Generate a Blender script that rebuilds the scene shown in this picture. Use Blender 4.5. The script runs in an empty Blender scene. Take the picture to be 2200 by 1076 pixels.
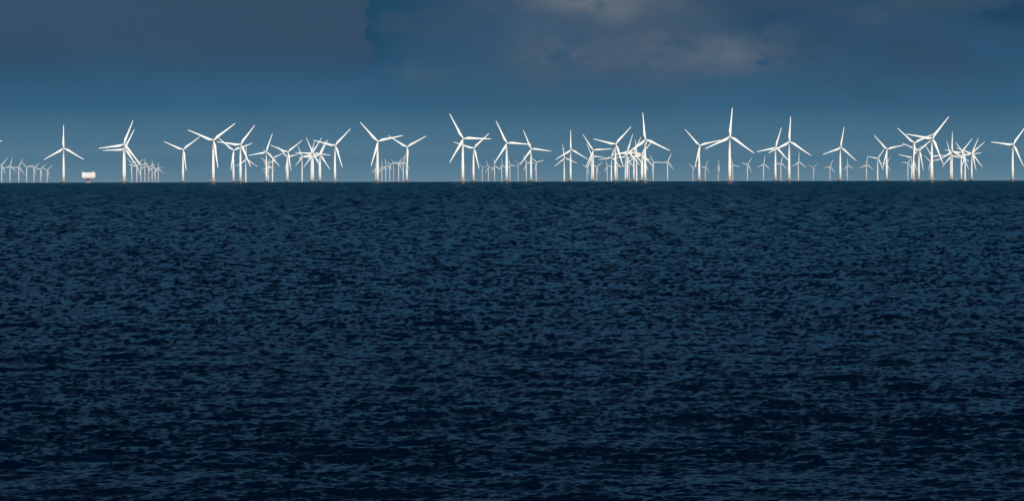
import bpy, bmesh, math
import numpy as np
from mathutils import Matrix, Vector

# ------------------------------------------------------------------ camera, world, sun, exposure
scene = bpy.context.scene
R_EARTH = 7.4e6                      # earth radius with normal refraction: the sea is curved
EYE = 10.0
PX = 1.06e-4                         # angle of one photo pixel
DIP = math.sqrt(2 * EYE / R_EARTH)
PITCH = -0.017311
ROLL = 0.0022

cam_data = bpy.data.cameras.new("camera")
cam_data.sensor_width = 36.0
cam_data.lens = 36.0 / (2200 * PX)
cam_data.clip_start = 1.0
cam_data.clip_end = 90000.0
cam = bpy.data.objects.new("camera", cam_data)
scene.collection.objects.link(cam)
cr, sr = math.cos(ROLL), math.sin(ROLL)
fwd = Vector((0, math.cos(PITCH), math.sin(PITCH)))
right = Vector((cr, 0, -sr))
up = right.cross(fwd).normalized()
right = fwd.cross(up).normalized()
m = Matrix((right, up, -fwd)).transposed().to_4x4()
m.translation = Vector((0, 0, EYE))
cam.matrix_world = m
scene.camera = cam

scene.view_settings.view_transform = 'Standard'
scene.view_settings.look = 'None'
scene.view_settings.gamma = 1.0
scene.view_settings.use_curve_mapping = False
scene.view_settings.exposure = 0.0
scene.cycles.volume_bounces = 0
scene.cycles.max_bounces = 6

SUN_ELEV = math.radians(20)
SUN_AZ = math.radians(169)           # clockwise from +Y: behind the camera and to the right
sdir = Vector((math.sin(SUN_AZ) * math.cos(SUN_ELEV), math.cos(SUN_AZ) * math.cos(SUN_ELEV), math.sin(SUN_ELEV)))
sun_data = bpy.data.lights.new("sun", 'SUN')
sun_data.energy = 4.6
sun_data.angle = math.radians(0.5)
sun_data.color = (1.0, 0.955, 0.875)
sun = bpy.data.objects.new("sun", sun_data)
sun.rotation_euler = (-sdir).to_track_quat('-Z', 'Y').to_euler()
sun.location = (0, 0, 300)
scene.collection.objects.link(sun)

world = bpy.data.worlds.new("World")
scene.world = world
world.use_nodes = True
wt = world.node_tree
wt.nodes.clear()


class NB:
    """tiny helper for shader maths"""
    def __init__(self, tree):
        self.t = tree

    def n(self, kind, **kw):
        nd = self.t.nodes.new(kind)
        for k, v in kw.items():
            setattr(nd, k, v)
        return nd

    def put(self, sock, val):
        if isinstance(val, bpy.types.NodeSocket):
            self.t.links.new(val, sock)
        else:
            sock.default_value = val

    def m(self, op, a, b=None, c=None, clamp=False):
        nd = self.n('ShaderNodeMath', operation=op, use_clamp=clamp)
        self.put(nd.inputs[0], a)
        if b is not None:
            self.put(nd.inputs[1], b)
        if c is not None:
            self.put(nd.inputs[2], c)
        return nd.outputs[0]

    def smooth(self, x, lo, hi):
        nd = self.n('ShaderNodeMapRange', interpolation_type='SMOOTHSTEP')
        self.put(nd.inputs['Value'], x)
        self.put(nd.inputs['From Min'], lo)
        self.put(nd.inputs['From Max'], hi)
        return nd.outputs[0]

    def mix(self, f, a, b):
        nd = self.n('ShaderNodeMix', data_type='RGBA')
        self.put(nd.inputs[0], f)
        self.put(nd.inputs[6], a)
        self.put(nd.inputs[7], b)
        return nd.outputs[2]

    def noise(self, vec, scale, detail=4, rough=0.55, out=0, dist=0.0):
        nd = self.n('ShaderNodeTexNoise')
        self.put(nd.inputs['Vector'], vec)
        nd.inputs['Scale'].default_value = scale
        nd.inputs['Detail'].default_value = detail
        nd.inputs['Roughness'].default_value = rough
        nd.inputs['Distortion'].default_value = dist
        return nd.outputs[out]


w = NB(wt)
tc = w.n('ShaderNodeTexCoord')
sep = w.n('ShaderNodeSeparateXYZ')
wt.links.new(tc.outputs['Generated'], sep.inputs[0])
dx, dy, dz = sep.outputs[0], sep.outputs[1], sep.outputs[2]
ysafe = w.m('MAXIMUM', dy, 0.02)
U = w.m('DIVIDE', dx, ysafe)                       # azimuth tangent
hor = w.m('SQRT', w.m('MAXIMUM', w.m('SUBTRACT', 1.0, w.m('MULTIPLY', dz, dz)), 1e-4))
V = w.m('ADD', w.m('DIVIDE', dz, hor), DIP)        # elevation tangent above the sea horizon
cmb = w.n('ShaderNodeCombineXYZ')
w.put(cmb.inputs[0], U)
w.put(cmb.inputs[1], w.m('MULTIPLY', V, 1.9))
uv = cmb.outputs[0]
wn = w.n('ShaderNodeTexNoise')
w.put(wn.inputs['Vector'], uv)
wn.inputs['Scale'].default_value = 55
wn.inputs['Detail'].default_value = 5
wsep = w.n('ShaderNodeSeparateColor')
wt.links.new(wn.outputs['Color'], wsep.inputs[0])
Uw = w.m('ADD', U, w.m('MULTIPLY', w.m('SUBTRACT', wsep.outputs[0], 0.5), 0.026))
Vw = w.m('ADD', V, w.m('MULTIPLY', w.m('SUBTRACT', wsep.outputs[1], 0.5), 0.012))

# storm bank: colour by elevation
Vp = w.m('MAXIMUM', V, 0.0)
tt = w.m('DIVIDE', Vp, w.m('ADD', Vp, 0.1))
ramp = w.n('ShaderNodeValToRGB')
wt.links.new(tt, ramp.inputs[0])
stops = [(0.0, (0.31, 0.41, 0.48)), (0.003, (0.235, 0.345, 0.43)), (0.009, (0.110, 0.205, 0.295)), (0.017, (0.045, 0.125, 0.215)),
         (0.028, (0.028, 0.088, 0.168)), (0.041, (0.028, 0.070, 0.135)), (0.05, (0.006, 0.058, 0.135)), (0.075, (0.010, 0.078, 0.165)),
         (0.11, (0.030, 0.100, 0.185)), (0.17, (0.036, 0.078, 0.142)), (0.25, (0.016, 0.038, 0.076)), (0.37, (0.001, 0.006, 0.019)), (0.7, (0.0005, 0.002, 0.008))]
el = ramp.color_ramp.elements
while len(el) < len(stops):
    el.new(0.5)
for e, (v, c) in zip(el, stops):
    e.position = v / (v + 0.1)
    e.color = (*c, 1)
bank = ramp.outputs[0]


def blob(px, py, sx, sy, col, strength, lo=0.35, hi=0.7, scale=60, col_in=None):
    """one soft cloud of the bank, centred on an azimuth and elevation"""
    u0, v0 = (px - 1100) * PX, (389 - py) * PX
    a = w.m('DIVIDE', w.m('SUBTRACT', Uw, u0), sx * PX)
    b = w.m('DIVIDE', w.m('SUBTRACT', Vw, v0), sy * PX)
    r2 = w.m('ADD', w.m('MULTIPLY', a, a), w.m('MULTIPLY', b, b))
    g = w.m('EXPONENT', w.m('MULTIPLY', r2, -1.0))
    nz = w.noise(uv, scale, 6, 0.6)
    g = w.m('MULTIPLY', g, w.smooth(nz, lo, hi))
    g = w.m('MULTIPLY', g, strength, clamp=True)
    return w.mix(g, col_in, (*col, 1))


col = bank
for args in [
    # photo column, photo row, half width, half height, colour, strength
    (815, 40, 75, 85, (0.009, 0.058, 0.125), 1.0, 0.0, 0.3, 30),
    (1340, 105, 340, 80, (0.056, 0.096, 0.160), 1.0, 0.22, 0.55, 45),
    (1280, 0, 170, 42, (0.135, 0.160, 0.195), 1.0, 0.22, 0.48, 80),
    (1220, 110, 110, 42, (0.085, 0.115, 0.165), 1.0, 0.38, 0.58, 120),
    (1400, 105, 110, 40, (0.080, 0.110, 0.160), 0.9, 0.40, 0.60, 120),
    (1570, 112, 135, 50, (0.125, 0.152, 0.200), 1.0, 0.32, 0.52, 110),
    (1130, 160, 130, 40, (0.058, 0.105, 0.165), 0.9, 0.30, 0.6, 60),
    (930, 20, 110, 40, (0.048, 0.085, 0.135), 0.9, 0.35, 0.6, 60),
    (930, 150, 60, 22, (0.060, 0.110, 0.170), 0.8, 0.35, 0.6, 90),
    (1880, 42, 60, 14, (0.060, 0.090, 0.145), 0.8, 0.35, 0.6, 120),
    (1670, 40, 130, 40, (0.015, 0.060, 0.125), 0.8, 0.2, 0.5, 50),
    (1900, 100, 260, 65, (0.034, 0.070, 0.130), 0.9, 0.3, 0.6, 50),
    (2190, 42, 150, 26, (0.010, 0.045, 0.10), 0.8, 0.1, 0.6, 40),
    (1900, 10, 300, 26, (0.050, 0.078, 0.12), 0.8, 0.35, 0.6, 60),
    (1960, 150, 140, 30, (0.040, 0.075, 0.135), 0.8, 0.35, 0.6, 80)]:
    col = blob(*args, col_in=col)
# grey veil over the upper left with a ragged right-hand edge
edge = w.m('ADD', w.m('MULTIPLY', w.noise(uv, 150, 3, 0.5), 0.007), w.m('MULTIPLY', w.noise(uv, 60, 2, 0.5), 0.014))
veil = w.smooth(w.m('SUBTRACT', w.m('ADD', edge, -0.0105), w.m('ADD', U, -(790 - 1100) * PX)), -0.0004, 0.0010)
veil = w.m('MULTIPLY', veil, w.smooth(w.m('ADD', V, w.m('MULTIPLY', edge, 0.3)), 0.024, 0.036))
veil = w.m('MULTIPLY', veil, w.m('MULTIPLY', w.smooth(w.m('MULTIPLY', V, -1.0), -0.075, -0.045), 0.85))
col = w.mix(veil, col, (0.043, 0.076, 0.130, 1))
# broad unevenness of the bank
big = w.noise(uv, 22, 4, 0.5)
hsv = w.n('ShaderNodeHueSaturation')
w.put(hsv.inputs['Color'], col)
w.put(hsv.inputs['Value'], w.m('ADD', 0.86, w.m('MULTIPLY', big, 0.28)))
col = hsv.outputs[0]

sky = w.n('ShaderNodeTexSky', sky_type='NISHITA', sun_disc=False)
sky.sun_elevation = SUN_ELEV
sky.sun_rotation = SUN_AZ
bg_sky = w.n('ShaderNodeBackground')
wt.links.new(sky.outputs[0], bg_sky.inputs[0])
bg_sky.inputs[1].default_value = 0.06
bg_bank = w.n('ShaderNodeBackground')
wt.links.new(col, bg_bank.inputs[0])
bg_bank.inputs[1].default_value = 1.0
cover = w.m('MULTIPLY', w.smooth(dy, -0.15, 0.35), w.smooth(w.m('MULTIPLY', dz, -1.0), -0.92, -0.7))
mixs = w.n('ShaderNodeMixShader')
w.put(mixs.inputs[0], cover)
wt.links.new(bg_sky.outputs[0], mixs.inputs[1])
wt.links.new(bg_bank.outputs[0], mixs.inputs[2])
wo = w.n('ShaderNodeOutputWorld')
wt.links.new(mixs.outputs[0], wo.inputs[0])


# ------------------------------------------------------------------ materials
def principled(name, col, rough=0.5, spec=0.4, var=0.0, scale=0.3):
    mt = bpy.data.materials.new(name)
    mt.use_nodes = True
    nb = NB(mt.node_tree)
    b = mt.node_tree.nodes['Principled BSDF']
    b.inputs['Base Color'].default_value = (*col, 1)
    b.inputs['Roughness'].default_value = rough
    b.inputs['Specular IOR Level'].default_value = spec
    b.inputs['Diffuse Roughness'].default_value = 0.8
    if var:
        tcn = nb.n('ShaderNodeTexCoord')
        nz = nb.noise(tcn.outputs['Object'], scale, 5, 0.6)
        dark = tuple(c * (1 - var) for c in col)
        nb.put(b.inputs['Base Color'], nb.mix(nb.smooth(nz, 0.35, 0.65), (*dark, 1), (*col, 1)))
    return mt


M_WHITE = principled('white_turbine_paint', (0.80, 0.79, 0.77), 0.45, 0.4, 0.05, 0.25)
M_FAR = principled('haze_dimmed_paint', (0.66, 0.65, 0.64), 0.5, 0.4, 0.06, 0.25)  # far turbines: white dulled in the colour itself to suggest haze
M_NAC = principled('grey_nacelle_paint', (0.42, 0.43, 0.44), 0.45, 0.4, 0.08, 0.6)
M_HUB = principled('grey_hub_paint', (0.55, 0.55, 0.55), 0.45, 0.4, 0.08, 0.8)
M_CONC = principled('stained_concrete', (0.35, 0.33, 0.315), 0.85, 0.2, 0.25, 0.5)
M_WET = principled('wet_algae_concrete', (0.045, 0.04, 0.04), 0.5, 0.4, 0.3, 0.7)
M_BAND = principled('orange_band_paint', (0.80, 0.50, 0.20), 0.5, 0.4, 0.05, 0.5)
M_RED = principled('red_tip_paint', (0.50, 0.08, 0.08), 0.5)
M_STEEL = principled('galvanised_steel', (0.35, 0.35, 0.35), 0.5, 0.5, 0.1, 1.0)
M_DARK = principled('dark_steel_and_shade', (0.05, 0.05, 0.055), 0.5)  # buoy float steel, also the painted shade on the substation's side
M_MAROON = principled('maroon_steel', (0.34, 0.045, 0.13), 0.5, 0.4, 0.15, 0.4)
M_CLAD = principled('white_cladding', (0.72, 0.69, 0.66), 0.5, 0.3, 0.06, 0.3)
M_CLADG = principled('shaded_skirt_cladding', (0.50, 0.47, 0.45), 0.55, 0.3, 0.1, 0.4)  # cladding colour darkened for the shade beneath the overhang
M_BUOY = principled('red_buoy_paint', (0.38, 0.03, 0.04), 0.5, 0.4, 0.15, 1.0)

# sea: smooth dark water whose fine ripples tilt the normal by a fixed slope at any distance
M_SEA = bpy.data.materials.new('sea_water')
M_SEA.use_nodes = True
s = NB(M_SEA.node_tree)
bs = M_SEA.node_tree.nodes['Principled BSDF']
geo = s.n('ShaderNodeNewGeometry')
pos = geo.outputs['Position']
bs.inputs['Base Color'].default_value = (0.0001, 0.0040, 0.014, 1)
bs.inputs['Roughness'].default_value = 0.10
bs.inputs['IOR'].default_value = 1.333


dist = s.n('ShaderNodeVectorMath', operation='LENGTH')
s.put(dist.inputs[0], pos)
far = dist.outputs['Value']          # waves too small to model at this distance become roughness
s.put(bs.inputs['Roughness'], s.m('ADD', 0.12, s.m('MULTIPLY', s.smooth(far, 150.0, 2500.0), 0.10)))


def slope(scale, sx, sy, amp, d0, d1, detail=3, rough=0.6):
    mp = s.n('ShaderNodeMapping')
    s.put(mp.inputs['Vector'], pos)
    mp.inputs['Scale'].default_value = (sx, sy, 0.0)
    nz = s.noise(mp.outputs[0], scale, detail, rough, out=1)
    sub = s.n('ShaderNodeVectorMath', operation='SUBTRACT')
    s.put(sub.inputs[0], nz)
    sub.inputs[1].default_value = (0.5, 0.5, 0.5)
    mul = s.n('ShaderNodeVectorMath', operation='MULTIPLY')
    s.put(mul.inputs[0], sub.outputs[0])
    mul.inputs[1].default_value = (amp * 0.7, amp, 0.0)
    if d1 > 0:
        sc = s.n('ShaderNodeVectorMath', operation='SCALE')
        s.put(sc.inputs[0], mul.outputs[0])
        s.put(sc.inputs['Scale'], s.smooth(far, float(d0), float(d1)))
        return sc.outputs[0]
    return mul.outputs[0]


def vadd(a, b):
    nd = s.n('ShaderNodeVectorMath', operation='ADD')
    s.put(nd.inputs[0], a)
    s.put(nd.inputs[1], b)
    return nd.outputs[0]


att = s.n('ShaderNodeAttribute', attribute_type='GEOMETRY', attribute_name='wave_slope')
acc = att.outputs['Vector']
for sl in [
    # scale x, scale y, tilt, full strength from, to (metres away)
    (1.0, 3.0, 3.0, 0.5, 0, 0), (1.0, 1.6, 0.3, 0.6, 220, 600), (1.0, 0.5, 0.012, 1.2, 600, 2000),
    (1.0, 0.22, 0.003, 1.0, 1500, 4000)]:
    acc = vadd(acc, slope(*sl))
nrm = s.n('ShaderNodeVectorMath', operation='NORMALIZE')
s.put(nrm.inputs[0], acc)
s.put(bs.inputs['Normal'], nrm.outputs[0])


# ------------------------------------------------------------------ object helpers
col_main = scene.collection


def tag(o, label=None, cat=None, group=None, kind=None):
    if label:
        o['label'] = label
    if cat:
        o['category'] = cat
    if group:
        o['group'] = group
    if kind:
        o['kind'] = kind
    return o


def mesh_obj(name, bm, mat, parent=None, smooth=True):
    me = bpy.data.meshes.new(name)
    bmesh.ops.recalc_face_normals(bm, faces=bm.faces)
    bm.to_mesh(me)
    bm.free()
    me.materials.append(mat)
    if smooth:
        me.polygons.foreach_set('use_smooth', [True] * len(me.polygons))
    o = bpy.data.objects.new(name, me)
    col_main.objects.link(o)
    o.parent = parent
    return o


def share(name, me, parent, loc=(0, 0, 0), rot=(0, 0, 0), scale=(1, 1, 1)):
    o = bpy.data.objects.new(name, me)
    col_main.objects.link(o)
    o.parent = parent
    o.location, o.rotation_euler, o.scale = loc, rot, scale
    return o


def empty(name, loc, rz=0.0):
    o = bpy.data.objects.new(name, None)
    o.empty_display_size = 5
    col_main.objects.link(o)
    o.location = loc
    o.rotation_euler = (0, 0, rz)
    return o


def lathe(bm, prof, seg=24, axis='Z', cap=True, org=(0, 0, 0)):
    """prof: list of (height, radius)"""
    rings = []
    for z, r in prof:
        ring = []
        for i in range(seg):
            a = 2 * math.pi * i / seg
            p = (r * math.cos(a), r * math.sin(a), z)
            if axis == 'Y':
                p = (p[0], p[2], p[1])
            if axis == 'X':
                p = (p[2], p[0], p[1])
            ring.append(bm.verts.new((p[0] + org[0], p[1] + org[1], p[2] + org[2])))
        rings.append(ring)
    for a, b in zip(rings, rings[1:]):
        for i in range(seg):
            j = (i + 1) % seg
            bm.faces.new((a[i], a[j], b[j], b[i]))
    if cap:
        bm.faces.new(rings[0])
        bm.faces.new(rings[-1])
    return rings


def box(bm, c, size, bev=0.0):
    r = bmesh.ops.create_cube(bm, size=1.0)
    vs = r['verts']
    for v in vs:
        v.co = Vector((v.co.x * size[0] + c[0], v.co.y * size[1] + c[1], v.co.z * size[2] + c[2]))
    if bev:
        es = list({e for v in vs for e in v.link_edges})
        bmesh.ops.bevel(bm, geom=es, offset=bev, segments=2, affect='EDGES')


def tube(bm, p, q, r, seg=6):
    p, q = Vector(p), Vector(q)
    d = q - p
    rot = d.to_track_quat('Z', 'Y').to_matrix().to_4x4()
    mt = Matrix.Translation((p + q) / 2) @ rot
    bmesh.ops.create_cone(bm, cap_ends=True, segments=seg, radius1=r, radius2=r, depth=d.length, matrix=mt)


def ring_tube(bm, R, z, r, seg=24):
    pts = [(R * math.cos(2 * math.pi * i / seg), R * math.sin(2 * math.pi * i / seg), z) for i in range(seg)]
    for i in range(seg):
        tube(bm, pts[i], pts[(i + 1) % seg], r, 4)


def sea_z(x, y):
    return -(x * x + y * y) / (2 * R_EARTH)


def grab(o):
    """take the mesh of a template object and drop the object"""
    me = o.data
    bpy.data.objects.remove(o)
    return me


# ------------------------------------------------------------------ the sea
def build_sea():
    # rows: distance from the camera's foot; columns: bearing. Fine where the view is, coarse around it.
    rows = [0.0, 6.0, 15.0, 30.0, 50.0, 75.0, 95.0, 108.0]
    d = 112.0
    while d < 36000:
        rows.append(d)
        step = 0.4 * d * d * 2.15 * PX / EYE
        if d < 3200:
            step = min(step, 3.0 * (1 + (d / 600.0) ** 1.8))
        else:
            step = min(3.0 * (1 + (d / 600.0) ** 1.8), 400.0)
        d += step
    rows.append(36500.0)
    rows = np.array(rows, dtype=np.float64)
    half = math.radians(7.3)
    nfine = 860
    fine = np.linspace(-half, half, nfine)
    side = [half]
    st = fine[1] - fine[0]
    while side[-1] < math.pi - 0.12:
        st = min(st * 1.35, 0.12)
        side.append(side[-1] + st)
    side = np.array(side[1:])
    ang = np.concatenate([-side[::-1], fine, side])
    nr, nc = len(rows), len(ang)
    print('sea grid', nr, nc, nr * nc)
    A, D = np.meshgrid(ang, rows)
    X = (D * np.sin(A)).astype(np.float64)
    Y = (D * np.cos(A)).astype(np.float64)
    Z = np.zeros_like(X)
    DX = np.zeros_like(X)
    DY = np.zeros_like(X)
    GX = np.zeros_like(X)
    GY = np.zeros_like(X)
    kept = np.zeros((nr, 1))
    total = 0.0
    rs = np.gradient(rows)[:, None]                     # local row spacing
    rng = np.random.default_rng(11)
    fade_a = np.clip(1.0 - (np.abs(ang) - half) / math.radians(3), 0, 1)[None, :]
    near = np.clip((rows - 60) / 50, 0, 1)[:, None]
    i0 = 0
    for lam, slope_rms, spread, n in [(12.0,0.016,0.6,8),(6.0,0.05,0.6,10),(3.2,0.075,0.6,12),(1.8,0.08,0.6,16),(1.0,0.10,0.65,20),(0.55,0.14,0.7,24),(0.32,0.15,0.75,26)]:
        for k in range(n):
            L = lam * math.exp(rng.uniform(-0.32, 0.32))
            kk = 2 * math.pi / L
            th = rng.normal(0.25, spread)
            ph = rng.uniform(0, 2 * math.pi)
            amp = slope_rms / kk * math.sqrt(2.0 / n)
            kx, ky = kk * math.sin(th), -kk * math.cos(th)
            # waves finer than the columns are dropped; those finer than the rows stay as broken crests
            wcol = np.clip(1.6 - 2.6 * rows * (fine[1] - fine[0]) / L, 0, 1)[:, None]
            kept += (slope_rms ** 2 / n) * wcol ** 2
            total += slope_rms ** 2 / n
            a = (amp * wcol * near).astype(np.float32)
            phase = (kx * X + ky * Y + ph)
            phase = np.mod(phase, 2 * math.pi).astype(np.float32)
            Z += a * np.cos(phase)
            sn = np.sin(phase) * a
            GX -= sn * kx
            GY -= sn * ky
            DX -= 0.75 * sn * (kx / kk)
            DY -= 0.75 * sn * (ky / kk)
    # gusts: patches where the chop is stronger or weaker
    g = np.zeros_like(X)
    for k in range(14):
        L = math.exp(rng.uniform(math.log(15), math.log(160)))
        th = rng.uniform(0, 2 * math.pi)
        g += np.cos(2 * math.pi / L * (X * math.cos(th) + Y * math.sin(th)) + rng.uniform(0, 6.28))
    g = np.clip(1.0 + 0.045 * g, 0.6, 1.4)
    gain = np.clip(np.sqrt(total / np.maximum(kept, 1e-6)), 1.0, 1.7)   # keep the steepness where fine waves drop out
    gain *= 0.62 + 0.2 * np.clip((rows[:, None] - 130) / 250.0, 0, 1)
    GX *= g * gain
    GY *= g * gain
    # short wind waves lean downwind, towards the shore: steep front faces, gentle backs
    lean = np.clip((rows[:, None] - 120) / 350.0, 0, 1)
    GY = np.where(GY < 0, GY * (1 - 0.55 * lean), GY) + 0.075 * lean
    Z *= fade_a * g
    DX *= fade_a * g
    DY *= fade_a * g
    X2 = X + DX
    Y2 = Y + DY
    Zc = Z - (X * X + Y * Y) / (2 * R_EARTH)
    co = np.stack([X2, Y2, Zc], axis=-1).astype(np.float32)
    co = co.reshape(-1, 3)
    idx = np.arange(nr * nc, dtype=np.int32).reshape(nr, nc)
    a = idx[:-1, :-1]; b = idx[:-1, 1:]; c = idx[1:, 1:]; dd = idx[1:, :-1]
    quads = np.stack([a, dd, c, b], axis=-1).reshape(-1, 4)
    # close the ring behind the camera
    a = idx[:-1, -1]; b = idx[:-1, 0]; c = idx[1:, 0]; dd = idx[1:, -1]
    quads = np.concatenate([quads, np.stack([a, dd, c, b], axis=-1)])
    me = bpy.data.meshes.new('sea')
    me.vertices.add(len(co))
    me.vertices.foreach_set('co', co.ravel())
    nq = len(quads)
    me.loops.add(nq * 4)
    me.loops.foreach_set('vertex_index', quads.ravel())
    me.polygons.add(nq)
    me.polygons.foreach_set('loop_start', np.arange(0, nq * 4, 4, dtype=np.int32))
    me.polygons.foreach_set('use_smooth', np.ones(nq, dtype=bool))
    at = me.attributes.new('wave_slope', 'FLOAT_VECTOR', 'POINT')
    gv = np.stack([-GX, -GY, np.ones_like(GX)], axis=-1).astype(np.float32)
    at.data.foreach_set('vector', gv.ravel())
    me.update()
    me.materials.append(M_SEA)
    o = bpy.data.objects.new('sea', me)
    col_main.objects.link(o)
    tag(o, kind='structure')


build_sea()


# ------------------------------------------------------------------ wind turbine parts
def blade_mesh(name, r0=0.0, r1=1.0):
    """a 46.3 m blade along +Z; chord along X, trailing edge at -X"""
    Lb = 46.3
    st = [(0.0, 0.95, -0.95, 1.9), (0.035, 0.95, -0.95, 1.85), (0.07, 1.0, -1.15, 1.5), (0.13, 1.1, -2.0, 1.1),
          (0.19, 1.15, -2.65, 0.85), (0.24, 1.1, -2.6, 0.75), (0.35, 1.0, -2.05, 0.6), (0.5, 0.9, -1.5, 0.45),
          (0.65, 0.8, -1.1, 0.34), (0.8, 0.68, -0.8, 0.24), (0.88, 0.6, -0.65, 0.2), (0.94, 0.52, -0.52, 0.16), (0.985, 0.36, -0.36, 0.1), (1.0, 0.1, -0.12, 0.05)]
    st = [q for q in st if r0 - 1e-6 <= q[0] <= r1 + 1e-6]
    bm = bmesh.new()
    rings = []
    n = 14
    for t, le, te, th in st:
        ring = []
        c, hw = (le + te) / 2, (le - te) / 2
        tw = math.radians(14 * max(0.0, 1 - t) ** 2) if t > 0.05 else 0
        for i in range(n):
            a = 2 * math.pi * i / n
            x = hw * math.cos(a)
            y = th / 2 * math.sin(a) * (1.0 if t < 0.07 else 0.62 + 0.38 * math.cos(a))
            xx = c + x * math.cos(tw) - y * math.sin(tw)
            yy = x * math.sin(tw) + y * math.cos(tw)
            yy -= 1.6 * t * t                       # slight pre-bend, away from the tower
            ring.append(bm.verts.new((xx, yy, t * Lb)))
        rings.append(ring)
    for a, b in zip(rings, rings[1:]):
        for i in range(n):
            j = (i + 1) % n
            bm.faces.new((a[i], a[j], b[j], b[i]))
    bm.faces.new(rings[0])
    bm.faces.new(rings[-1])
    return bm


ME_BLADE = grab(mesh_obj('blade', blade_mesh('blade'), M_WHITE))
ME_FBLADE = grab(mesh_obj('far_blade', blade_mesh('blade', 0.0, 0.88), M_FAR))
ME_TIP = grab(mesh_obj('blade_tip', blade_mesh('tip', 0.88, 1.0), M_RED))

bm = bmesh.new()      # tower, unit height 1 = 100 m scaled per turbine
lathe(bm, [(0.0, 2.4), (30.0, 2.15), (65.0, 1.75), (98.6, 1.4), (98.6, 1.52), (100.0, 1.52)], 28)
ME_TOWER = grab(mesh_obj('tower', bm, M_WHITE))
bm = bmesh.new()
lathe(bm, [(0.0, 2.25), (50.0, 1.9), (100.0, 1.45)], 20)
ME_FTOWER = grab(mesh_obj('far_tower', bm, M_FAR))
bm = bmesh.new()
lathe(bm, [(0.0, 2.44), (2.2, 2.425)], 28)
ME_BAND = grab(mesh_obj('warning_band', bm, M_BAND))
bm = bmesh.new()
lathe(bm, [(-4.0, 2.52), (2.6, 2.47)], 24)
ME_FOOT = grab(mesh_obj('orange_foot', bm, M_BAND))
bm = bmesh.new()      # door on the tower foot
box(bm, (0, -2.37, 1.5), (0.95, 0.2, 2.2), 0.05)
ME_DOOR = grab(mesh_obj('door', bm, M_STEEL))

bm = bmesh.new()      # concrete foundation deck, standing on a shaft
lathe(bm, [(-1.4, 4.05), (2.75, 4.45), (2.95, 4.8), (5.0, 4.8), (5.15, 4.65)], 36)
ME_FOUND = grab(mesh_obj('foundation', bm, M_CONC))
bm = bmesh.new()
lathe(bm, [(-4.0, 4.5), (-1.0, 4.6), (2.75, 4.86), (2.85, 4.5)], 36)
ME_COLLAR = grab(mesh_obj('waterline_collar', bm, M_WET))
bm = bmesh.new()      # railing round the deck
ring_tube(bm, 4.5, 6.25, 0.05)
ring_tube(bm, 4.5, 5.7, 0.04)
for i in range(14):
    a = 2 * math.pi * i / 14
    tube(bm, (4.5 * math.cos(a), 4.5 * math.sin(a), 5.15), (4.5 * math.cos(a), 4.5 * math.sin(a), 6.25), 0.05, 5)
ME_RAIL = grab(mesh_obj('railing', bm, M_STEEL))
bm = bmesh.new()      # boat landing ladder
for sx in (-0.5, 0.5):
    tube(bm, (sx, -5.1, -1.5), (sx, -5.1, 5.8), 0.16, 8)
    tube(bm, (sx, -5.1, 5.4), (sx, -4.4, 5.4), 0.08, 6)
    tube(bm, (sx, -5.1, 1.6), (sx, -4.3, 1.6), 0.08, 6)
for k in range(16):
    tube(bm, (-0.5, -5.1, -1.2 + k * 0.42), (0.5, -5.1, -1.2 + k * 0.42), 0.05, 5)
ME_LADDER = grab(mesh_obj('ladder', bm, M_STEEL))

bm = bmesh.new()      # nacelle: tapering rounded housing behind the rotor
sect = [(-2.6, 1.45, 1.5, 0.0), (-1.8, 1.75, 1.75, 0.0), (4.5, 1.8, 1.85, 0.05), (7.4, 1.55, 1.5, 0.25), (8.2, 1.2, 1.1, 0.35)]
rings = []
for y, hx, hz, cz in sect:
    ring = []
    for i in range(20):
        a = 2 * math.pi * i / 20
        ca, sa = math.cos(a), math.sin(a)
        ring.append(bm.verts.new((hx * math.copysign(abs(ca) ** 0.45, ca), y, cz + hz * math.copysign(abs(sa) ** 0.45, sa))))
    rings.append(ring)
for a, b in zip(rings, rings[1:]):
    for i in range(20):
        j = (i + 1) % 20
        bm.faces.new((a[i], a[j], b[j], b[i]))
bm.faces.new(rings[0])
bm.faces.new(rings[-1])
ME_NAC = grab(mesh_obj('nacelle', bm, M_NAC))
bm = bmesh.new()      # weather mast on the nacelle roof
tube(bm, (0.0, 7.0, 1.6), (0.0, 7.0, 3.6), 0.12)
tube(bm, (-0.9, 7.0, 3.3), (0.9, 7.0, 3.3), 0.09)
box(bm, (-0.9, 7.0, 3.6), (0.35, 0.35, 0.5), 0.05)
box(bm, (0.9, 7.0, 3.6), (0.35, 0.5, 0.4), 0.05)
ME_MAST = grab(mesh_obj('weather_mast', bm, M_WHITE))
bm = bmesh.new()      # spinner
lathe(bm, [(-2.2, 0.15), (-2.0, 0.75), (-1.4, 1.25), (-0.5, 1.5), (0.9, 1.5), (1.3, 1.3)], 24, axis='Y')
ME_HUB = grab(mesh_obj('hub', bm, M_HUB))


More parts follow.
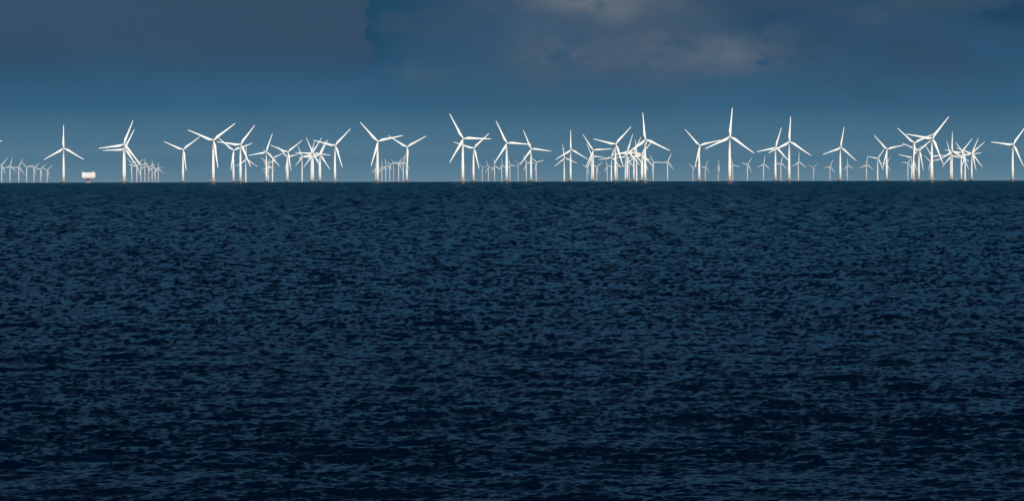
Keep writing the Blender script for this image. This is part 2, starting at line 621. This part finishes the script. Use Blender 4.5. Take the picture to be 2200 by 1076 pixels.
def turbine(kind, x, d, hub_h, blade_len, theta, yaw, band, label):
    yr = math.radians(yaw)
    over = 4.4
    bx, by = x - over * math.sin(yr), d + over * math.cos(yr)
    bz = sea_z(bx, by)
    root = empty('wind_turbine', (bx, by, bz), yr)
    tag(root, label, 'wind turbine', GROUPS[kind])
    bs_ = blade_len / 46.3
    ws = {'L': 1.0, 'M': 1.0, 'F': 1.0, 'G': 1.7}[kind]
    if kind == 'L':
        base = 5.15
        h = hub_h - 1.7 - base
        tw = share('tower', ME_TOWER, root, (0, 0, base), scale=(1, 1, h / 100.0))
        if band:
            bd = share('warning_band', ME_BAND, tw, (0, 0, 3.6 * 100.0 / h), scale=(1, 1, 100.0 / h))
        share('door', ME_DOOR, tw, (0, 0, 0), scale=(1, 1, 100.0 / h))
        fd = share('foundation', ME_FOUND, root)
        share('waterline_collar', ME_COLLAR, fd)
        share('railing', ME_RAIL, fd)
        share('ladder', ME_LADDER, fd)
    else:
        h = hub_h - 1.7 * ws + 4.0
        tw = share('tower', ME_FTOWER if kind != 'M' else ME_TOWER, root, (0, 0, -4.0), scale=(ws, ws, h / 100.0))
        if 'orange foot' in label:
            share('orange_foot', ME_FOOT, tw, (0, 0, 4.0 * 100.0 / h), scale=(1, 1, 100.0 / h))
    nac = share('nacelle', ME_NAC, root, (0, 0, hub_h), scale=(ws,) * 3)
    if kind in 'LM':
        share('weather_mast', ME_MAST, nac)
    hub = share('hub', ME_HUB, root, (0, -over, hub_h), scale=(ws,) * 3)
    cs = {'L': 1.06, 'M': 1.06, 'F': 1.1, 'G': 1.35}[kind]
    pitch = math.radians(90) if 'edge-on' in label else 0.0     # the parked turbine has its blades feathered
    for k in range(3):
        a = math.radians(theta + 120 * k)
        bl = share('blade', ME_BLADE if kind in 'LM' else ME_FBLADE, root, (0, -over, hub_h), (math.radians(-5), a, pitch), (cs, cs, bs_))
        bl.rotation_mode = 'ZYX'
        if kind == 'F':
            share('red_tip', ME_TIP, bl)
        elif kind == 'G':
            t_ = share('blade_end', ME_TIPW, bl)
    return root


ME_TIPW = grab(mesh_obj('blade_end', blade_mesh('tip', 0.88, 1.0), M_FAR))
GROUPS = {'L': 'large wind turbines on concrete foundations', 'M': 'wind turbines farther out without visible foundations',
          'F': 'far red-tipped wind turbines on the horizon', 'G': 'very far hazy wind turbines'}

# kind, x, distance, hub height, blade length, rotor angle, yaw, band, label
TURBINES = [
    ('L', -969.4, 7989, 75.4, 42.3, -32.0, 12, 0, 'turbine cut off by the left picture edge, only a level blade tip showing'),
    ('F', -1856.0, 15986, 64.8, 38.6, 40.0, 20, 0, 'far red-tipped turbine nearest the left picture edge, one blade up to the right'),
    ('F', -1932.0, 16927, 65.7, 38.1, 15.0, 36, 0, 'second far turbine from the left edge, top blade almost upright'),
    ('F', -1950.4, 17388, 63.5, 39.3, 25.5, 28, 0, 'third far turbine from the left edge, tallest-reaching blade leaning right'),
    ('F', -1960.3, 17758, 63.0, 39.6, -46.5, 36, 0, 'far turbine fourth in the left row, arms spread in a wide Y'),
    ('F', -2088.9, 19218, 66.9, 37.6, 52.0, 44, 0, "far turbine fifth in the left row, its left blade crossing its neighbour's"),
    ('F', -2111.8, 19685, 63.4, 39.3, 47.5, 14, 0, 'far turbine next to last in the left row before the lone large turbine'),
    ('F', -2158.6, 20421, 63.1, 39.4, 48.5, 36, 0, 'last and smallest turbine of the left row, just before the lone large turbine'),
    ('L', -885.7, 8683, 68.8, 46.4, 0.0, 12, 0, 'lone large white turbine left of the offshore substation, top blade straight up'),
    ('L', -690.2, 7818, 68.7, 46.5, 21.0, 12, 0, 'nearer large turbine right of the substation, in front of its shorter twin'),
    ('L', -794.6, 9022, 69.1, 46.2, 26.0, 12, 0, 'large turbine half hidden behind its taller twin right of the substation'),
    ('F', -1497.2, 17316, 77.3, 33.5, -46.0, 28, 0, 'leftmost far turbine of the cluster right of the first pair of large turbines'),
    ('F', -1415.3, 16580, 62.4, 40.0, 41.5, 14, 0, 'far turbine second from left in the small cluster, blade tip pointing up right'),
    ('F', -1480.7, 17549, 69.4, 36.4, -48.5, 28, 0, 'far turbine third from left in the small cluster, under a large blade tip'),
    ('F', -1476.8, 17698, 67.2, 37.4, 0.0, 36, 0, 'far turbine with upright top blade, fourth from left in the small cluster'),
    ('F', -1492.0, 18071, 65.3, 38.3, -49.5, 44, 0, 'far turbine fifth in the small left cluster, blades in a flat Y'),
    ('F', -1549.5, 18949, 66.8, 37.6, -3.5, 44, 0, 'far turbine sixth in the small left cluster, top blade upright'),
    ('F', -1590.0, 19604, 63.5, 39.2, -38.5, 36, 0, 'far turbine next to last in the small left cluster, long arm pointing right'),
    ('F', -1660.8, 20648, 65.3, 38.3, 2.5, 28, 0, 'faintest last turbine at the right end of the small left cluster'),
    ('L', -701.9, 9382, 70.1, 45.5, 52.5, 12, 0, 'large Y-shaped turbine left of the one with a yellow band'),
    ('L', -486.0, 7159, 69.7, 45.8, 52.0, 12, 1, 'tall turbine with yellow tower band, arms spread wide in a Y, left part'),
    ('L', -613.7, 9690, 70.5, 45.2, -50.5, 12, 0, 'large turbine just right of the left yellow-banded one, lower blade beside its tower'),
    ('L', -500.4, 8108, 70.4, 45.3, 36.5, 12, 0, 'large turbine, level blade to the left and one up right, in front of two others'),
    ('M', -832.2, 13769, 71.4, 44.8, 1.0, 32, 0, 'farther turbine with orange foot right of a large one, top blade upright'),
    ('L', -568.5, 10182, 70.5, 45.3, 18.5, 12, 0, 'large turbine with top blade leaning right, standing before a dense clump of far ones'),
    ('F', -1031.3, 18525, 66.5, 37.8, -32.5, 14, 0, 'far turbine hidden mostly behind a large tower, one level blade showing right'),
    ('F', -1016.0, 18365, 66.5, 37.7, 4.5, 14, 0, 'far turbine in the dense clump with its top blade straight up'),
    ('F', -836.1, 15114, 65.1, 38.5, -56.0, 28, 0, 'far turbine in the dense clump, showing two red tips left and right'),
    ('M', -739.8, 13610, 74.7, 43.1, -51.5, 32, 0, 'farther plain-footed turbine just right of that clump, blade rising to the right'),
    ('M', -653.1, 12793, 71.8, 44.6, -45.0, 32, 0, 'farther turbine hidden behind the tower of a large Y-shaped one'),
    ('L', -530.0, 10396, 71.0, 45.0, 51.5, 12, 0, 'large Y-shaped turbine between the dense clump and the slim farther turbine'),
    ('M', -698.3, 14637, 84.6, 39.2, -22.0, 12, 0, 'slim farther turbine without visible base, top blade leaning left, beside the tangled rotors'),
    ('M', -579.2, 12699, 80.1, 40.6, 14.0, 12, 0, 'farther turbine hidden behind the tangled pair, thin blade pointing straight up'),
    ('L', -492.4, 10859, 71.5, 44.6, 31.5, 12, 0, 'large turbine left in the tangled pair of towers, blade level to the left'),
    ('L', -500.8, 11086, 72.1, 44.3, -24.0, 12, 0, 'large turbine right in the tangled pair of towers, top blade leaning left'),
    ('L', -514.2, 11751, 71.7, 44.6, 24.0, 12, 0, 'left one of two near-identical overlapping turbines, blades up right'),
    ('L', -499.2, 11458, 70.2, 45.5, 27.5, 12, 0, 'right one of two near-identical overlapping turbines, blades up right'),
    ('L', -341.8, 8506, 71.4, 44.7, 43.0, 12, 0, 'large turbine at the right end of the tangled group, rotor clear of the others'),
    ('F', -657.8, 21272, 71.4, 35.8, -1.0, 36, 0, 'far turbine peeking out left of a large tower, top blade upright'),
    ('F', -688.3, 22355, 69.1, 36.7, -3.0, 36, 0, 'far turbine hidden behind a large tower, only short lower blades showing'),
    ('L', -228.9, 7513, 70.6, 45.1, -43.0, 12, 0, 'large turbine left of centre, long blade up left, far row starting behind it'),
    ('F', -563.2, 19140, 70.0, 36.3, -8.0, 44, 0, 'far turbine first right of the large tower left of centre, top blade upright'),
    ('F', -535.7, 18733, 71.1, 35.8, -11.0, 36, 0, 'far turbine second right of that large tower, red-tipped blade upright'),
    ('F', -507.2, 18341, 73.6, 34.8, -52.5, 44, 0, 'far turbine third in the row between two large ones, arms in a Y'),
    ('G', -858.4, 32000, 165.6, 48.3, -45.5, 44, 0, 'very pale hazy turbine in the row between two large ones left of centre'),
    ('F', -439.4, 17110, 73.9, 34.6, 36.5, 28, 0, 'far turbine in the same row, red-tipped blade pointing up to the right'),
    ('F', -380.1, 15441, 69.6, 36.3, 17.0, 28, 0, 'far turbine just left of the large tower ending that row'),
    ('L', -210.7, 8847, 70.6, 45.2, -59.5, 12, 0, 'large Y-shaped turbine left of centre with its lower blade down along the tower'),
    ('L', -77.2, 6996, 70.5, 45.2, -29.0, 12, 1, 'tall turbine with orange band near the centre, blade level to the right'),
    ('L', -79.4, 9193, 70.4, 45.3, 46.5, 12, 0, 'large turbine overlapping the blades of the tall central one, right of it'),
    ('G', -213.2, 32000, 128.8, 46.1, -43.0, 28, 0, 'palest turbine right of the central pair, arms in a faint Y'),
    ('F', -105.9, 20199, 69.7, 36.4, -20.0, 28, 0, 'far turbine second right of the central pair, top blade leaning left'),
    ('F', -67.8, 17850, 63.8, 39.1, -9.0, 44, 0, 'far turbine whose top blade meets the tip of a large one'),
    ('F', -38.4, 17958, 67.4, 37.3, -4.5, 44, 0, 'far turbine just left of the large turbine right of centre, blade upright'),
    ('L', -8.5, 7926, 70.7, 45.1, -26.5, 12, 0, 'large turbine right of centre with one blade pointing level right'),
    ('F', -7.0, 19170, 76.2, 34.0, -17.5, 14, 0, 'far turbine just right of the large tower right of centre, blade reaching right'),
    ('G', 47.8, 32000, 156.6, 53.7, -52.5, 44, 0, 'very pale turbine between two large ones right of centre, arms in a Y'),
    ('F', 54.1, 15708, 67.4, 37.3, -27.5, 36, 0, 'far turbine left of a large tower, blade crossing behind it to the right'),
    ('L', 42.6, 9555, 71.5, 44.6, -23.0, 12, 0, 'large turbine left of the red beacon, right blade dipping slightly'),
    ('F', 91.9, 16369, 72.6, 35.1, -44.5, 20, 0, 'far turbine just left of the small red beacon'),
    ('M', 162.7, 13530, 72.3, 44.3, -7.5, 18, 0, 'farther pale turbine behind the left arm of an upright-bladed one'),
    ('L', 132.5, 9796, 71.2, 44.9, -0.5, 18, 0, 'large turbine with blades like an upside-down Y, right of the red beacon'),
    ('F', 325.2, 18804, 61.8, 40.2, 52.0, 44, 0, 'far turbine left of that tower, touched by its lower blade tip'),
    ('M', 240.8, 13100, 74.3, 43.2, -27.0, 32, 0, 'farther turbine hidden behind the tower of one with a level right blade'),
    ('L', 188.1, 10114, 71.9, 44.4, -34.0, 12, 0, 'large turbine with one blade level right and a second one hidden behind'),
    ('F', 363.7, 18758, 64.9, 38.5, 53.0, 20, 0, 'far Y-shaped turbine right of that tower, red tip up right'),
    ('F', 415.6, 19056, 69.4, 36.5, -20.0, 28, 0, 'far turbine standing clear, top blade leaning left, before the large crowded group'),
    ('M', 307.9, 13545, 74.4, 43.2, 19.5, 12, 0, 'farther turbine just left of the large one opening the crowded group'),
    ('L', 195.4, 8248, 70.8, 45.0, 42.5, 12, 0, 'large turbine opening the crowded group, arms spread in a tilted Y'),
    ('F', 462.8, 19115, 71.8, 35.5, -19.0, 44, 0, 'far turbine mostly hidden behind the tower opening the crowded group'),
    ('M', 362.5, 13988, 79.3, 41.1, 23.0, 12, 0, "pale farther turbine at the left edge of the crowded group's towers"),
    ('L', 279.3, 10575, 71.8, 44.5, 18.0, 18, 0, 'large turbine left in the crowded group, top blade leaning right'),
    ('F', 529.9, 19788, 79.5, 33.1, -25.0, 14, 0, 'small far turbine between the first two towers of the crowded group'),
    ('L', 311.5, 11179, 73.1, 43.8, 25.0, 12, 0, 'large turbine second in the crowded group, blade rising to the right'),
    ('M', 346.5, 12128, 74.2, 43.2, -8.0, 25, 0, 'farther turbine without visible base in the middle of the crowded group'),
    ('L', 336.1, 11341, 70.7, 45.1, 41.0, 12, 0, 'turbine just left of the tallest one in the crowded group, blade up right'),
    ('L', 347.5, 11655, 69.9, 45.7, 19.0, 12, 0, 'turbine almost touching the tallest tower of the crowded group from behind'),
    ('L', 222.4, 7299, 70.9, 44.9, -5.5, 12, 0, 'tallest turbine of the crowded group, top blade nearly straight up'),
    ('F', 498.3, 15397, 65.7, 38.1, -33.5, 44, 0, 'far turbine just right of the crowded group, red tip up left'),
    ('F', 545.9, 15355, 68.1, 36.9, 24.5, 20, 0, 'far turbine at the right of a gap, red-tipped blade up right'),
    ('F', 863.6, 20909, 69.7, 36.4, -49.5, 28, 0, 'far Y-shaped turbine just left of the large one beside the tallest'),
    ('L', 370.8, 8660, 71.0, 44.9, -44.0, 18, 0, 'large turbine left of the tallest one, lower blade along its tower'),
    ('F', 867.1, 19622, 67.0, 37.5, 28.5, 44, 0, 'far turbine just right of the large one beside the tallest'),
    ('F', 918.6, 19460, 67.9, 37.1, -25.0, 82, 0, 'far turbine seen edge-on with its nacelle showing sideways'),
    ('L', 336.3, 6758, 70.4, 45.3, 5.0, 12, 1, 'tallest turbine of all, orange band on its tower and blade straight up'),
    ('F', 970.6, 19273, 73.8, 34.8, -14.5, 14, 0, 'far turbine partly hidden by the tower of the tallest turbine'),
    ('F', 924.5, 17183, 67.4, 37.3, 37.0, 36, 0, 'far turbine first clear one right of the tallest, left blade nearly level'),
    ('F', 971.4, 16913, 66.6, 37.7, 10.0, 28, 0, 'far turbine left of the right-hand large pair, top blade upright'),
    ('L', 559.1, 9296, 71.7, 44.5, 17.0, 12, 0, 'shorter left turbine of the large pair right of the tallest'),
    ('F', 1051.2, 17138, 72.0, 35.3, 17.5, 14, 0, 'far turbine standing between the towers of the large pair'),
    ('L', 490.3, 7747, 70.6, 45.2, 3.0, 12, 0, 'taller right turbine of the large pair, top blade straight up'),
    ('F', 1012.5, 15487, 66.9, 37.5, 3.5, 28, 0, 'far turbine with red upright blade right of the large pair'),
    ('G', 2199.1, 32000, 125.1, 48.0, 50.5, 20, 0, 'palest turbine far right of the large pair, almost lost in haze'),
    ('F', 1441.9, 19878, 68.6, 36.9, 23.0, 20, 0, 'pale turbine left of the lone large one on the right'),
    ('L', 694.5, 9265, 70.9, 45.0, 10.5, 18, 0, 'lone large turbine on the right with upright blade leaning right'),
    ('F', 1404.6, 18356, 66.3, 37.8, -4.5, 36, 0, 'far turbine just right of the lone large turbine, blade upright'),
    ('F', 1402.7, 17357, 65.6, 38.2, 6.5, 14, 0, 'far turbine with red upright tip left of an orange-footed one'),
    ('M', 1192.4, 14291, 73.5, 43.7, 38.0, 25, 0, 'farther turbine with orange foot, blade rising to the right'),
    ('F', 1468.4, 17201, 68.3, 36.9, 34.5, 28, 0, 'far turbine hidden behind the large tower right of the orange-footed one'),
    ('L', 851.2, 9958, 71.6, 44.6, -44.0, 12, 0, 'large turbine left of the right-hand cluster, one blade up left'),
    ('F', 1574.7, 17444, 72.6, 35.1, 35.0, 20, 0, 'far turbine opening the right-hand cluster, blade pointing left'),
    ('M', 1206.8, 13238, 70.3, 45.4, 41.0, 12, 0, 'farther turbine behind the first large tower of the right-hand cluster'),
    ('L', 738.4, 8053, 70.1, 45.5, -52.5, 25, 0, 'large turbine of the right-hand cluster, long blade up left, beside the banded one'),
    ('L', 935.1, 10071, 69.4, 46.0, 51.0, 18, 0, 'large turbine between two taller ones in the right-hand cluster, lower blade down'),
    ('F', 1430.1, 14985, 64.0, 39.1, -50.0, 28, 0, 'far turbine behind the banded tower of the right cluster, red tip left'),
    ('M', 1233.2, 12880, 70.4, 45.4, -35.5, 32, 0, 'farther turbine hidden behind the banded tower, blade reaching right'),
    ('L', 681.5, 7113, 70.2, 45.4, 38.5, 12, 1, 'tallest turbine of the right-hand cluster, with an orange band on its tower'),
    ('L', 1253.8, 12532, 71.0, 45.0, -17.0, 18, 0, 'turbine just left of the straight upright-bladed one, blade leaning left'),
    ('L', 1034.8, 10313, 68.6, 46.6, 0.5, 12, 0, 'turbine with a straight upright blade, right of the banded one'),
    ('L', 1121.5, 10946, 69.8, 45.7, 38.5, 12, 0, 'large turbine in the middle of the last cluster, blade up right'),
    ('M', 1243.8, 12039, 69.4, 46.0, -38.5, 12, 0, 'farther turbine without visible base in the middle of the last cluster'),
    ('L', 1185.2, 11306, 69.8, 45.7, 48.5, 12, 0, 'left of the twin towers ending the last cluster, blade rising to the right'),
    ('L', 1215.3, 11593, 70.8, 45.1, 23.0, 12, 0, 'right of the twin towers ending the last cluster, top blade steeply up'),
    ('L', 954.0, 8353, 69.3, 46, 36.0, 12, 0, 'large turbine at the right picture edge, blade pointing level left'),
]
for row in TURBINES:
    turbine(*row)

# ------------------------------------------------------------------ offshore substation
sx, sy = -7.98, 8700.0
sx = (190.0 - 1100) * PX * sy
root = empty('offshore_substation', (sx, sy, sea_z(sx, sy)), math.radians(9))
tag(root, 'white boxy offshore substation on a maroon pedestal left of the paired turbines', 'substation')
bm = bmesh.new()      # cladding: eight-sided box wider at mid height, chamfered below
W, Dp = 13.6, 10.0


def slab(bm, levels):
    rings = []
    for z, hw, hd in levels:
        c = 1.2
        pts = [(-hw + c, -hd), (hw - c, -hd), (hw, -hd + c), (hw, hd - c), (hw - c, hd), (-hw + c, hd), (-hw, hd - c), (-hw, -hd + c)]
        rings.append([bm.verts.new((p[0], p[1], z)) for p in pts])
    for a, b in zip(rings, rings[1:]):
        for i in range(8):
            j = (i + 1) % 8
            bm.faces.new((a[i], a[j], b[j], b[i]))
    bm.faces.new(rings[0])
    bm.faces.new(rings[-1])


slab(bm, [(11.2, W, Dp), (20.2, W - 0.35, Dp)])
for k in range(-5, 6):
    box(bm, (k * 2.35, -Dp - 0.06, 15.6), (0.22, 0.3, 8.6))
mesh_obj('cladding', bm, M_CLAD, root, smooth=False)
bm = bmesh.new()
slab(bm, [(8.4, W - 2.2, Dp - 2.0), (11.197, W - 0.3, Dp - 0.3)])
mesh_obj('skirt', bm, M_CLADG, root, smooth=False)
bm = bmesh.new()
box(bm, (0, 0, 20.35), (26.0, 19.0, 0.3))
for hx_ in (-10.8, 8.2, 10.9):
    box(bm, (hx_, -6.0, 21.2), (2.6, 3.0, 1.4), 0.1)
mesh_obj('roof_deck', bm, M_CLAD, root, smooth=False)
bm = bmesh.new()
for y in (-9.3, 9.3):
    for z in (21.0, 21.6):
        tube(bm, (-12.8, y, z), (12.8, y, z), 0.07)
    for k in range(14):
        tube(bm, (-12.8 + k * 1.97, y, 20.5), (-12.8 + k * 1.97, y, 21.6), 0.07)
for x in (-12.8, 12.8):
    for z in (21.0, 21.6):
        tube(bm, (x, -9.3, z), (x, 9.3, z), 0.07)
mesh_obj('railing', bm, M_STEEL, root)
bm = bmesh.new()
tube(bm, (-10.0, 3, 20.5), (-10.0, 3, 25.0), 0.14)
tube(bm, (9.5, -3, 20.5), (9.5, -3, 24.3), 0.14)
tube(bm, (-11.0, 3, 24.0), (-9.0, 3, 24.0), 0.1)
mesh_obj('antenna_mast', bm, M_STEEL, root)
bm = bmesh.new()  # dark sheet added to stand in for shade on the left face
box(bm, (-W - 0.12, -1.5, 15.0), (0.5, 14.0, 7.0), 0.1)
mesh_obj('shaded_side_panel', bm, M_DARK, root, smooth=False)
bm = bmesh.new()
lathe(bm, [(3.4, 2.6), (4.6, 2.2), (6.2, 2.3), (7.6, 4.6), (8.395, 6.4)], 24)
for a in range(4):
    an = math.pi / 4 + a * math.pi / 2
    tube(bm, (2.0 * math.cos(an), 2.0 * math.sin(an), 4.6), (6.8 * math.cos(an), 6.8 * math.sin(an), 8.3), 0.35, 8)
mesh_obj('pedestal', bm, M_MAROON, root)
bm = bmesh.new()
lathe(bm, [(-3.0, 4.4), (0.2, 4.5), (3.3, 4.7), (3.5, 4.5)], 32)
fnd = mesh_obj('foundation', bm, M_CONC, root)
bm = bmesh.new()
lathe(bm, [(-3.0, 4.45), (0.0, 4.56), (0.5, 4.6), (0.55, 4.5)], 32)
mesh_obj('waterline_collar', bm, M_WET, fnd)

# ------------------------------------------------------------------ red beacon buoy
by = 7600.0
bx = (1160.3 - 1100) * PX * by
root = empty('beacon_buoy', (bx, by, sea_z(bx, by)))
tag(root, 'small dark red beacon buoy on the horizon right of a large turbine', 'buoy')
bm = bmesh.new()
lathe(bm, [(-0.8, 1.0), (-0.4, 1.7), (0.8, 1.75), (1.1, 1.4)], 24)
mesh_obj('float', bm, M_DARK, root)
bm = bmesh.new()
lathe(bm, [(1.1, 1.15), (1.4, 1.1), (4.2, 0.55), (4.3, 0.75), (4.5, 0.75)], 16)
mesh_obj('tower', bm, M_BUOY, root)
bm = bmesh.new()
lathe(bm, [(4.5, 0.28), (5.1, 0.26), (5.3, 0.12)], 12)
mesh_obj('lantern', bm, M_STEEL, root)
bm = bmesh.new()
lathe(bm, [(5.35, 0.02), (5.4, 0.42), (6.2, 0.42), (6.25, 0.02)], 12)
mesh_obj('topmark', bm, M_BUOY, root)

# ------------------------------------------------------------------ haze
bm = bmesh.new()
box(bm, (0, 0, (142.0 - 92.0) / 2), (74000, 74000, 142.0 + 92.0))
hm = bpy.data.materials.new('haze_air')
hm.use_nodes = True
ht = hm.node_tree
ht.nodes.clear()
pv = ht.nodes.new('ShaderNodeVolumePrincipled')
pv.inputs['Color'].default_value = (0.0, 0.55, 1.0, 1)
pv.inputs['Density'].default_value = 2.5e-5
pv.inputs['Anisotropy'].default_value = 0.35
ho = ht.nodes.new('ShaderNodeOutputMaterial')
ht.links.new(pv.outputs[0], ho.inputs['Volume'])
hz = mesh_obj('haze', bm, hm, None, smooth=False)
tag(hz, kind='stuff')
